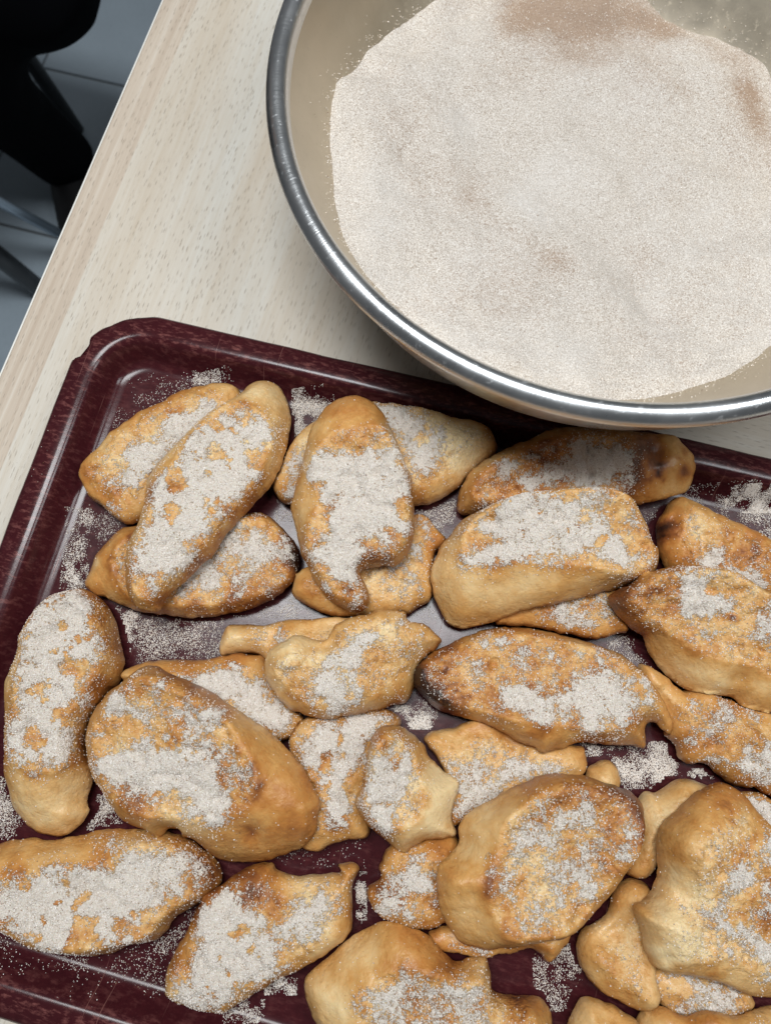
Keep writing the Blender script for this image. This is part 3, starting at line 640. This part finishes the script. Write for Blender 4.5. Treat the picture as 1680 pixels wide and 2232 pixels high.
B(32,'H',[(-60,2212),(-40,2150),(0,2080),(50,2065),(110,2090),(170,2100),(230,2140),(300,2200),(320,2300),(100,2400),(-60,2350)],
  'bare wrinkled yellowish slice end below the soggy olive tan slice', tone=.20, dents=[(60,2140,40,.003),(160,2160,50,-.003)], spots=[(250,2180,70,.12)], ht=.014, rough=1.3)
B(21,'J',[(50,920),(80,860),(160,800),(240,730),(330,670),(420,640),(500,660),(600,700),(690,790),(740,820),(860,800),(890,870),(900,950),(1000,980),(1100,980),(1160,1040),(1170,1110),(1140,1300),(900,1400),(500,1400),(200,1250),(90,1080),(60,1000)],
  'pale rounded slice with a curved brown sugared face, beside the torn slice',
  face=[(290,990),(380,890),(520,840),(650,850),(760,880),(860,900),(920,980),(1060,1000),(1100,1150),(1000,1300),(600,1350),(330,1200)], tone=.20,
  sugar=[([(290,990),(380,900),(520,850),(650,880),(740,900),(800,880),(860,960),(900,1080),(850,1200),(500,1250),(300,1100)],.66),([(780,890),(830,900),(880,1000),(800,980)],.9)],
  spots=[(560,950,200,.16),(1050,1060,120,.16),(520,720,120,.06),(300,900,60,.1)], ht=.018, rough=.8)
B(2,'A',[(1150,430),(1200,385),(1280,372),(1330,395),(1365,450),(1385,520),(1383,620),(1350,750),(1300,860),(1235,945),(1150,1030),(1080,1110),(1030,1190),(960,1260),(880,1340),(800,1410),(760,1470),(700,1475),(650,1450),(610,1380),(595,1280),(605,1170),(650,1060),(690,960),(710,850),(760,760),(860,650),(950,560),(1050,490)],
  'long sugared slice with a pale bare tip, lying diagonally across two other slices',
  face=[(1100,500),(1200,500),(1290,580),(1310,680),(1260,800),(1180,920),(1080,1060),(960,1180),(850,1310),(780,1380),(690,1420),(630,1350),(640,1200),(690,1060),(740,930),(830,780),(940,640),(1030,550)], tone=.30,
  sugar=[([(1050,580),(1150,540),(1280,580),(1300,660),(1210,760),(1180,900),(1060,1030),(960,1160),(860,1270),(760,1330),(680,1280),(650,1160),(720,1020),(760,880),(850,780),(960,660)],.93),([(640,1200),(760,1330),(800,1380),(690,1410),(630,1350)],.5)],
  holes=[(1030,720,62),(1000,820,26),(850,870,55),(1220,770,62),(1060,610,35),(820,970,30)], spots=[(1240,430,130,-.20),(700,900,60,.08),(1140,1000,60,.08)], ht=.015, rough=.8)
B(4,'B',[(230,250),(290,190),(350,158),(420,150),(490,175),(540,220),(590,300),(630,390),(670,490),(705,570),(715,680),(720,800),(715,880),(690,960),(640,1030),(560,1030),(490,1040),(440,1060),(460,1110),(485,1170),(480,1230),(440,1270),(370,1265),(290,1210),(230,1150),(180,1070),(140,980),(110,850),(85,740),(95,650),(120,560),(150,440),(180,340)],
  'upright slice with a square notch torn from its lower end, thick sugar on top',
  face=[(200,440),(300,330),(450,300),(560,310),(640,440),(690,570),(705,700),(700,860),(650,950),(600,990),(480,1010),(400,1060),(450,1180),(430,1230),(370,1220),(270,1150),(200,1040),(160,950),(180,800),(220,680),(190,560)], tone=.30,
  sugar=[([(200,470),(300,440),(420,450),(540,440),(640,430),(690,580),(700,680),(640,720),(600,840),(500,880),(420,960),(420,1060),(440,1150),(340,1120),(260,1050),(180,990),(200,880),(290,830),(270,700),(190,580)],.96),([(250,1120),(440,1160),(430,1230),(330,1190)],.7),([(500,860),(700,800),(690,940),(620,980),(560,940)],.6),([(300,320),(560,310),(640,430),(300,440)],.3)],
  spots=[(400,220,150,.05),(120,760,80,-.14),(540,970,90,.04),(380,1230,90,.14),(160,450,60,-.08)], ht=.015, rough=.8)
B(8,'C',[(225,590),(300,545),(400,490),(500,465),(620,455),(780,440),(900,450),(980,480),(1030,540),(1080,610),(1110,690),(1140,720),(1135,790),(1080,870),(960,900),(830,930),(680,970),(520,1000),(420,1040),(320,1075),(220,1085),(160,1060),(120,990),(85,900),(80,830),(120,720),(170,660)],
  'broad slab shaped slice with a thick smooth tan front crust and solid sugar top',
  face=[(240,640),(330,550),(480,490),(640,470),(820,460),(960,490),(1030,560),(1090,680),(1120,760),(1060,840),(950,850),(800,820),(600,810),(400,800),(280,810),(230,740)], tone=.28,
  sugar=[([(300,570),(420,500),(560,490),(660,500),(800,480),(870,500),(760,580),(880,620),(960,690),(1000,800),(990,860),(920,820),(860,770),(700,760),(520,780),(420,790),(270,800),(240,730),(400,690),(290,640)],.96),([(980,520),(1100,680),(1120,780),(1040,830),(1000,640)],.45)],
  holes=[(850,690,28)], spots=[(160,820,100,-.10),(250,1050,120,.08),(330,700,70,.1),(500,740,60,.08),(1050,660,90,.05)], ht=.022, rough=.8)
B(14,'E',[(330,520),(340,440),(370,370),(440,320),(520,290),(620,310),(690,320),(740,240),(800,200),(880,180),(980,140),(1080,135),(1170,150),(1200,200),(1280,210),(1350,260),(1390,320),(1370,370),(1300,430),(1240,500),(1230,600),(1180,680),(1080,720),(960,750),(820,770),(700,790),(580,775),(500,750),(420,700),(370,620)],
  'lumpy pale slice with a sugar streak down its middle, beside the dark tipped slice', tone=.24,
  sugar=[([(790,350),(860,290),(1000,270),(960,380),(900,460),(880,520),(790,500),(780,600),(790,700),(810,760),(740,740),(690,680),(690,560),(700,470)],.96),([(820,540),(960,640),(860,680)],.62),([(600,400),(800,250),(1200,180),(1300,330),(1150,600),(700,720),(560,560)],.25)],
  spots=[(440,440,150,-.06),(560,720,90,.06),(1100,640,110,.06),(1300,260,70,.05)], dents=[(690,310,70,-.005),(480,470,130,.005)], ht=.019, rough=1.2)
B(12,'G',[(105,380),(115,330),(150,280),(230,220),(330,160),(450,110),(560,85),(680,70),(790,80),(920,105),(1040,130),(1150,165),(1250,200),(1330,240),(1400,290),(1480,360),(1540,450),(1600,550),(1640,640),(1610,710),(1560,680),(1500,640),(1465,660),(1460,780),(1380,770),(1250,765),(1080,745),(960,790),(870,810),(800,775),(700,730),(560,650),(460,620),(350,590),(240,550),(180,490),(130,440)],
  'golden oval slice with a burnt dark brown tip and a torn yellow crust end',
  face=[(150,340),(260,240),(420,160),(600,110),(800,120),(1000,160),(1180,200),(1300,270),(1370,350),(1390,480),(1370,600),(1300,670),(1150,680),(1000,650),(850,650),(700,620),(520,580),(340,550),(200,470)], tone=.34,
  sugar=[([(1080,330),(1200,300),(1310,350),(1370,440),(1380,560),(1310,650),(1200,680),(1080,650),(960,560),(900,500),(980,430)],.9),([(540,560),(620,430),(760,440),(860,480),(920,560),(900,640),(760,620),(620,590)],.82),([(420,190),(620,110),(700,180),(560,210)],.75),([(850,220),(1000,240),(960,290)],.7),([(300,280),(700,150),(1200,260),(1200,600),(500,520)],.36),([(1440,380),(1470,380),(1490,490),(1470,500)],.9)],
  spots=[(130,380,100,.42),(200,460,90,.36),(330,570,80,.30),(300,230,90,.20),(850,680,70,.18),(1200,290,80,.1),(1380,600,60,.16),(1500,520,120,-.04),(500,350,160,.06)], ht=.017, dents=[(1480,640,40,-.004)])
B(11,'C',[(905,950),(920,920),(1000,880),(1080,830),(1200,800),(1330,795),(1450,815),(1550,880),(1665,950),(1800,1050),(1900,1200),(1850,1450),(1700,1480),(1600,1470),(1520,1440),(1470,1400),(1350,1390),(1240,1360),(1160,1290),(1090,1200),(1060,1130),(1000,1080),(940,1020)],
  'pale buttery slice with yellow mottling, dark speck and wrinkled cream crust',
  face=[(950,950),(1100,850),(1300,820),(1480,850),(1660,970),(1800,1100),(1800,1300),(1660,1330),(1540,1260),(1350,1230),(1180,1120),(1070,1080)], tone=.26,
  sugar=[([(1200,880),(1320,840),(1340,900),(1280,940),(1450,970),(1380,1050),(1250,1050),(1200,960)],.95),([(1500,1010),(1665,980),(1750,1100),(1660,1200),(1560,1180),(1530,1100)],.6),([(1000,930),(1300,840),(1500,900),(1500,1150),(1250,1130)],.32)],
  spots=[(950,960,90,.24),(1180,1010,45,.26),(1450,1045,18,.5),(1080,1100,60,.16),(1250,860,120,.08),(1330,1200,60,.12),(1550,1310,60,.12),(1250,1300,120,-.12),(1640,1390,60,-.05)], dents=[(1230,1310,40,.003),(1500,1320,50,-.003)], ht=.018)
B(17,'D',[(445,840),(450,760),(480,670),(540,590),(620,520),(700,450),(790,440),(860,475),(960,520),(1060,570),(1160,640),(1260,710),(1350,770),(1430,840),(1510,930),(1570,1030),(1610,1120),(1610,1200),(1590,1290),(1540,1350),(1450,1390),(1340,1420),(1220,1435),(1120,1420),(1060,1390),(980,1320),(925,1300),(915,1265),(850,1265),(800,1305),(730,1270),(640,1230),(580,1160),(530,1080),(480,1000)],
  'biggest slice, bright orange smooth crust on one side and a round sugared face',
  face=[(470,840),(490,720),(560,620),(680,520),(790,480),(900,540),(1020,620),(1140,720),(1230,830),(1290,950),(1300,1050),(1270,1130),(1180,1200),(1050,1220),(930,1220),(800,1200),(680,1180),(590,1120),(520,1030)], tone=.35,
  sugar=[([(690,790),(800,770),(950,800),(1060,850),(1110,920),(1160,1040),(1170,1180),(1060,1220),(930,1190),(880,1120),(760,1110),(640,1060),(540,1020),(480,930),(560,880),(680,900)],.95),([(560,590),(640,570),(620,680),(520,780),(480,860),(560,900),(470,900),(470,760)],.8),([(930,640),(1060,640),(1080,720),(940,770)],.93),([(700,480),(880,540),(900,700),(700,760),(620,640)],.42),([(1100,850),(1200,850),(1280,1050),(1180,1060)],.35)],
  holes=[(650,850,50),(815,1075,22),(690,740,40)], spots=[(1450,1080,210,.10),(1500,1280,130,.10),(1260,1290,40,.24),(700,1190,60,.14),(1000,620,90,.05)], dents=[(1260,1290,50,-.004)], ht=.024, rough=.8)
B(24,'E',[(870,1290),(920,1200),(940,1100),(950,960),(990,870),(1060,830),(1150,840),(1220,880),(1280,950),(1330,1030),(1400,1110),(1490,1170),(1500,1220),(1470,1300),(1450,1400),(1470,1500),(1350,1520),(1250,1550),(1170,1595),(1110,1560),(1040,1510),(950,1430),(890,1360)],
  'small twisted slice with a cream coloured pointed side and a sugared oval face',
  face=[(930,1260),(950,1100),(980,960),(1060,880),(1150,900),(1220,1000),(1260,1120),(1300,1220),(1280,1340),(1220,1420),(1120,1460),(1020,1440),(950,1370)], tone=.22,
  sugar=[([(970,1010),(1070,920),(1090,1000),(1120,1120),(1220,1140),(1200,1240),(1120,1350),(1100,1440),(1000,1400),(940,1310),(940,1180)],.95),([(1160,1010),(1210,1000),(1200,1100),(1150,1120)],.85)],
  spots=[(1380,1280,190,-.20),(1020,900,60,.24),(1260,1280,50,.12),(1000,1450,80,.16),(1150,1060,60,.12),(1250,1480,140,-.08)], ht=.018)
B(26,'J',[(650,480),(660,390),(700,350),(740,290),(750,200),(800,140),(880,90),(980,40),(1080,0),(1180,-25),(1300,-20),(1420,10),(1530,60),(1580,120),(1590,200),(1560,300),(1510,400),(1450,490),(1390,570),(1300,660),(1220,720),(1100,740),(980,760),(870,770),(780,740),(720,690),(670,600)],
  'large mottled slice with a wide bare tan crust flap and brown rimmed face',
  face=[(930,200),(1010,110),(1100,30),(1250,0),(1400,20),(1520,90),(1560,200),(1520,340),(1440,460),(1340,580),(1240,670),(1100,690),(960,690),(900,600),(870,500),(900,350)], tone=.31,
  sugar=[([(960,220),(1080,110),(1150,90),(1300,80),(1500,130),(1530,260),(1450,400),(1350,520),(1180,560),(1000,640),(920,520),(920,350)],.56),([(1100,470),(1280,440),(1400,480),(1250,540)],.8),([(1450,150),(1530,200),(1500,340),(1420,360)],.75)],
  spots=[(1540,120,80,.28),(1440,30,70,.2),(1100,60,90,.14),(900,430,60,.12),(920,320,50,.14),(1560,230,50,.22),(760,500,150,.05),(1150,380,160,-.04)], dents=[(800,560,90,-.004),(760,430,70,.003)], ht=.022)
B(29,'H',[(275,1610),(320,1560),(380,1490),(400,1400),(400,1280),(430,1190),(500,1110),(600,1030),(690,970),(760,970),(830,1020),(900,1100),(997,1190),(1150,1300),(1200,1600),(1150,1950),(997,2050),(850,2040),(700,1990),(550,1950),(400,1920),(370,1890),(340,1800),(310,1700)],
  'large folded slice with a honeycomb tan dome and a cream coloured creased corner', tone=.28,
  sugar=[([(740,1370),(800,1340),(820,1480),(750,1500),(700,1460)],.96),([(620,1580),(760,1560),(850,1640),(900,1740),(997,1800),(990,1880),(900,1860),(820,1800),(740,1680),(640,1640)],.96),([(880,1230),(997,1200),(1050,1400),(900,1420),(840,1320)],.65),([(920,1450),(1000,1450),(1000,1600),(930,1560)],.92),([(880,1900),(1050,1900),(1050,2000),(880,1990)],.5),([(480,1550),(620,1570),(620,1620),(520,1610)],.4)],
  holes=[(750,1620,40)], spots=[(780,1300,70,.1),(940,1650,80,.24),(640,1100,140,.06),(470,1660,150,-.18),(560,1780,100,-.12),(700,1900,120,.1)], dents=[(520,1560,110,-.006),(450,1620,80,.004),(600,1300,180,.005),(420,1850,60,-.004)], ht=.022, w0=.020)


# ------------------------------------------------------------------ sugar spilt on the tray
def spill(polys, N, size):
    P = []
    for fr, pts, cnt in polys:
        Q = unp(px(fr, pts), .0036)[:,:2]; lo_, hi_ = Q.min(0), Q.max(0); k = 0; got = []
        g = lo_ + rng.random((cnt*9, 2))*(hi_-lo_); sd = sdist(g, smooth_poly(Q, .002))
        nz = fbm(np.c_[g*150, np.zeros(len(g))], 3)-.5
        g = g[(sm(-.010,.014,sd+nz*.022)*.95 + nz*1.2 > rng.random(len(g)))][:int(cnt*1.7)]; P.append(g)
    P = np.vstack(P); h = pile_at(P); ok = h < .0185
    uv = np.c_[P@tu, P@tv]; th = tray_height(uv)+.0006; ok = np.abs(h-th) < .0006
    return np.c_[P, th+.00035][ok]
SP = [('A',[(540,600),(640,480),(760,380),(900,335),(1050,345),(1120,390),(900,430),(700,530)],420),('A',[(925,350),(1000,340),(1060,370),(1040,395),(940,395)],420),
      ('A',[(1390,430),(1590,460),(1600,520),(1500,560),(1420,640),(1390,560)],2600),('A',[(430,960),(560,1010),(620,1060),(540,1130),(460,1200),(420,1150)],330),
      ('A',[(360,1080),(440,980),(450,1020),(400,1180),(340,1320),(300,1370),(290,1330)],1100),('A',[(320,1240),(410,1270),(420,1340),(320,1370)],500),
      ('D',[(560,140),(700,160),(900,200),(1130,190),(1120,300),(1090,400),(900,410),(700,430),(640,380),(620,260)],3000),
      ('D',[(580,150),(700,180),(680,380),(640,360)],1100),('D',[(1100,130),(1350,120),(1450,60),(1500,190),(1300,200)],500),
      ('D',[(0,1000),(30,1010),(90,1200),(180,1300),(0,1340),(-60,1200)],1500),('D',[(440,1140),(480,1090),(600,1180),(620,1230),(480,1270),(360,1290)],1500),
      ('B',[(730,740),(800,720),(960,650),(960,780),(880,880),(800,800)],900),('B',[(0,690),(80,700),(90,800),(0,780)],120),('B',[(690,1270),(800,1200),(850,1300),(760,1330)],160),
      ('B',[(0,1200),(120,1190),(200,1280),(0,1330)],250),
      ('C',[(1260,470),(1310,430),(1665,500),(1665,680),(1500,560),(1400,510)],1500),('M',[(480,190),(774,250),(774,330),(620,260)],2500),('C',[(900,1150),(1040,1120),(1060,1200),(1100,1270),(960,1230)],500),
      ('C',[(1030,540),(1130,520),(1140,600),(1110,640)],60),
      ('E',[(1080,720),(1180,680),(1260,740),(1330,860),(1200,850),(1120,790)],1300),('G',[(0,520),(150,480),(250,560),(220,660),(60,620)],600),
      ('G',[(1080,760),(1400,780),(1560,740),(1665,870),(1560,980),(1420,940),(1300,830)],4200),('G',[(1350,900),(1600,980),(1400,1030),(1320,980)],700),
      ('H',[(520,900),(600,890),(720,960),(660,980)],900),
      ('I',[(0,570),(150,640),(260,680),(420,700),(400,730),(200,720),(60,660)],160),('I',[(330,690),(500,690),(700,610),(820,560),(760,700),(760,860),(700,860),(560,780),(400,760)],330),
      ('I',[(700,600),(900,450),(900,480),(800,640),(740,660)],300),('I',[(1200,840),(1350,770),(1340,800),(1250,850)],500),('I',[(1020,920),(1180,870),(1200,960),(1080,970)],450),
      ('I',[(1600,300),(1660,290),(1665,520),(1620,540)],250),('J',[(260,420),(330,440),(330,640),(280,640)],500),('J',[(1080,790),(1230,740),(1310,950),(1240,1050),(1140,1000),(1160,880)],1300),
      ('A',[(40,1100),(110,1060),(330,560),(200,770)],18),('I',[(1240,150),(1665,130),(1600,240),(1300,280)],120)]
P = spill(SP, 0, 0)
sp = grains('spilled_sugar', P, .00024); tag(sp, 'loose white sugar grains spilled over the dark red tray', 'sugar', kind='stuff')
print('SPILL', len(P))

# ------------------------------------------------------------------ person and chair beyond the table edge
def limb(name, pts, rad, mat, parent, n=20, k=8, squash=1.0):
    P = spline([tuple(p)+(r,) for p, r in zip(pts, rad)], k)
    P = np.vstack([np.r_[P[0,:3]-(P[1,:3]-P[0,:3])/np.linalg.norm(P[1,:3]-P[0,:3])*P[0,3]*.5, P[0,3]*.55], P, np.r_[P[-1,:3]+(P[-1,:3]-P[-2,:3])/np.linalg.norm(P[-1,:3]-P[-2,:3])*P[-1,3]*.45, P[-1,3]*.6]])
    V, Fc = tube_vf([p[:3] for p in P], [p[3] for p in P], n)
    nz = (fbm(V*16+3, 3)-.5)*.018; c = V.mean(0); V = V + (V-c)/np.linalg.norm(V-c,axis=1)[:,None]*nz[:,None]
    return V, Fc, mat
def garment(name, parts, parent, vox=.011):
    V = []; Fc = []
    for v, f, mat in parts: Fc += [[q+len(V) for q in g] for g in f]; V += v.tolist()
    o = mesh_obj(name, np.array(V), Fc, mat, parent); m = o.modifiers.new('remesh', 'REMESH'); m.mode = 'VOXEL'; m.voxel_size = vox; m.use_smooth_shade = True
    m = o.modifiers.new('smooth', 'SMOOTH'); m.factor = .5; m.iterations = 6
    return o
kneeA = unp([(62,-62)], -.27)[0]; kneeB = unp([(-190,60)], -.27)[0]
hip = np.array([kneeA[0]-.36, (kneeA[1]+kneeB[1])/2+.03, -.245])
hA = hip + np.array([0,.09,0]); hB = hip + np.array([0,-.09,0])
ankA = unp([(-330,60)], -.66)[0]; ankB = unp([(140,345)], -.66)[0]
person = empty('person', (hip[0], hip[1], FLOOR)); PO = np.array([hip[0], hip[1], FLOOR])
tag(person, 'person in black trousers and black top, seated beyond the table edge', 'person')
def sub(*a): return [np.asarray(x)-PO for x in a]
def L_(pts, rad): v, f, _m = limb('', pts, rad, None, None); return v, f
def G_(name, mat, *ls): return garment(name, [(v, f, mat) for v, f in ls], person)
G_('trousers', M_CLOTH, L_(sub(hB+[-.06,.09,.0], hA, hA*.4+kneeA*.6, kneeA, kneeA*.5+ankA*.5, ankA), [.13,.11,.095,.082,.068,.055]),
   L_(sub(hA+[-.06,-.09,0], hB, hB*.4+kneeB*.6, kneeB, kneeB*.5+ankB*.5, ankB), [.13,.11,.092,.078,.056,.052]))
G_('top', M_CLOTH, L_(sub(hip+[-.03,0,-.06], hip+[-.05,0,.12], hip+[-.06,0,.32], hip+[-.05,0,.46], hip+[-.04,0,.52]), [.15,.15,.16,.13,.06]),
   *[L_(sub(hip+[-.05,.13*sy,.43], hip+[-.04,.23*sy,.22], hip+[.06,.17*sy,.10], hip+[.08,.07*sy,.06]), [.065,.05,.045,.04]) for sy in (1,-1)])
G_('head', M_SKIN, L_(sub(hip+[-.04,0,.52], hip+[-.03,0,.58], hip+[-.02,0,.66], hip+[-.025,0,.74], hip+[-.035,0,.78]), [.055,.055,.078,.080,.05]),
   L_(sub(hip+[.045,0,.685], hip+[.068,0,.655]), [.010,.014]), *[L_(sub(hip+[-.03,.078*sy,.69], hip+[-.03,.084*sy,.66]), [.014,.012]) for sy in (1,-1)])
G_('hair', M_HAIR, L_(sub(hip+[-.07,0,.64], hip+[-.06,0,.72], hip+[-.045,0,.795]), [.06,.082,.06]))
def shoe(ank, d):
    d = np.array(d, float); d /= np.linalg.norm(d); b = np.array([ank[0], ank[1], FLOOR+.045])
    G_('shoe', M_SHOE, L_(sub(b-d*.05, b+d*.04, b+d*.13-np.array([0,0,.008]), b+d*.20-np.array([0,0,.014])), [.040,.043,.040,.028]))
shoe(ankA, (1,.1,0)); shoe(ankB, (.25,-1,0))
ch = empty('chair', (hip[0], hip[1], FLOOR)); tag(ch, 'black seat chair with steel tube legs under the person in black', 'chair')
V, Fc = box_vf(-.22,.20,-.21,.21,.36,.395,.012); mesh_obj('seat', V, Fc, M_SEAT, ch)
V, Fc = box_vf(-.26,-.235,-.20,.20,.52,.80,.01); mesh_obj('backrest', V, Fc, M_SEAT, ch)
for sx, sy in ((-.2,.19),(-.2,-.19),(.18,.19)):
    V, Fc = tube_vf([(sx*1.12,sy*1.05,0),(sx,sy,.36)], .0125); mesh_obj('leg', V, Fc, M_BLACKLEG, ch)
V, Fc = tube_vf([(-.2,-.19,.36),(-.235,-.19,.5),(-.245,-.19,.66)], .011); mesh_obj('back_post', V, Fc, M_STEELLEG, ch)
V, Fc = tube_vf([(-.2,.19,.36),(-.235,.19,.5),(-.245,.19,.66)], .011); mesh_obj('back_post', V, Fc, M_STEELLEG, ch)
e0 = np.array([.18,-.19,.36]); e1 = unp([(100,640)], FLOOR)[0]-PO; e1[2] = 0
V, Fc = tube_vf([e0, e1], .015); mesh_obj('leg', V, Fc, M_BLACKLEG, ch)
V, Fc = tube_vf([e0+[0,.04,0], e1+[.06,.05,.10]], .008); mesh_obj('brace', V, Fc, M_STEELLEG, ch)
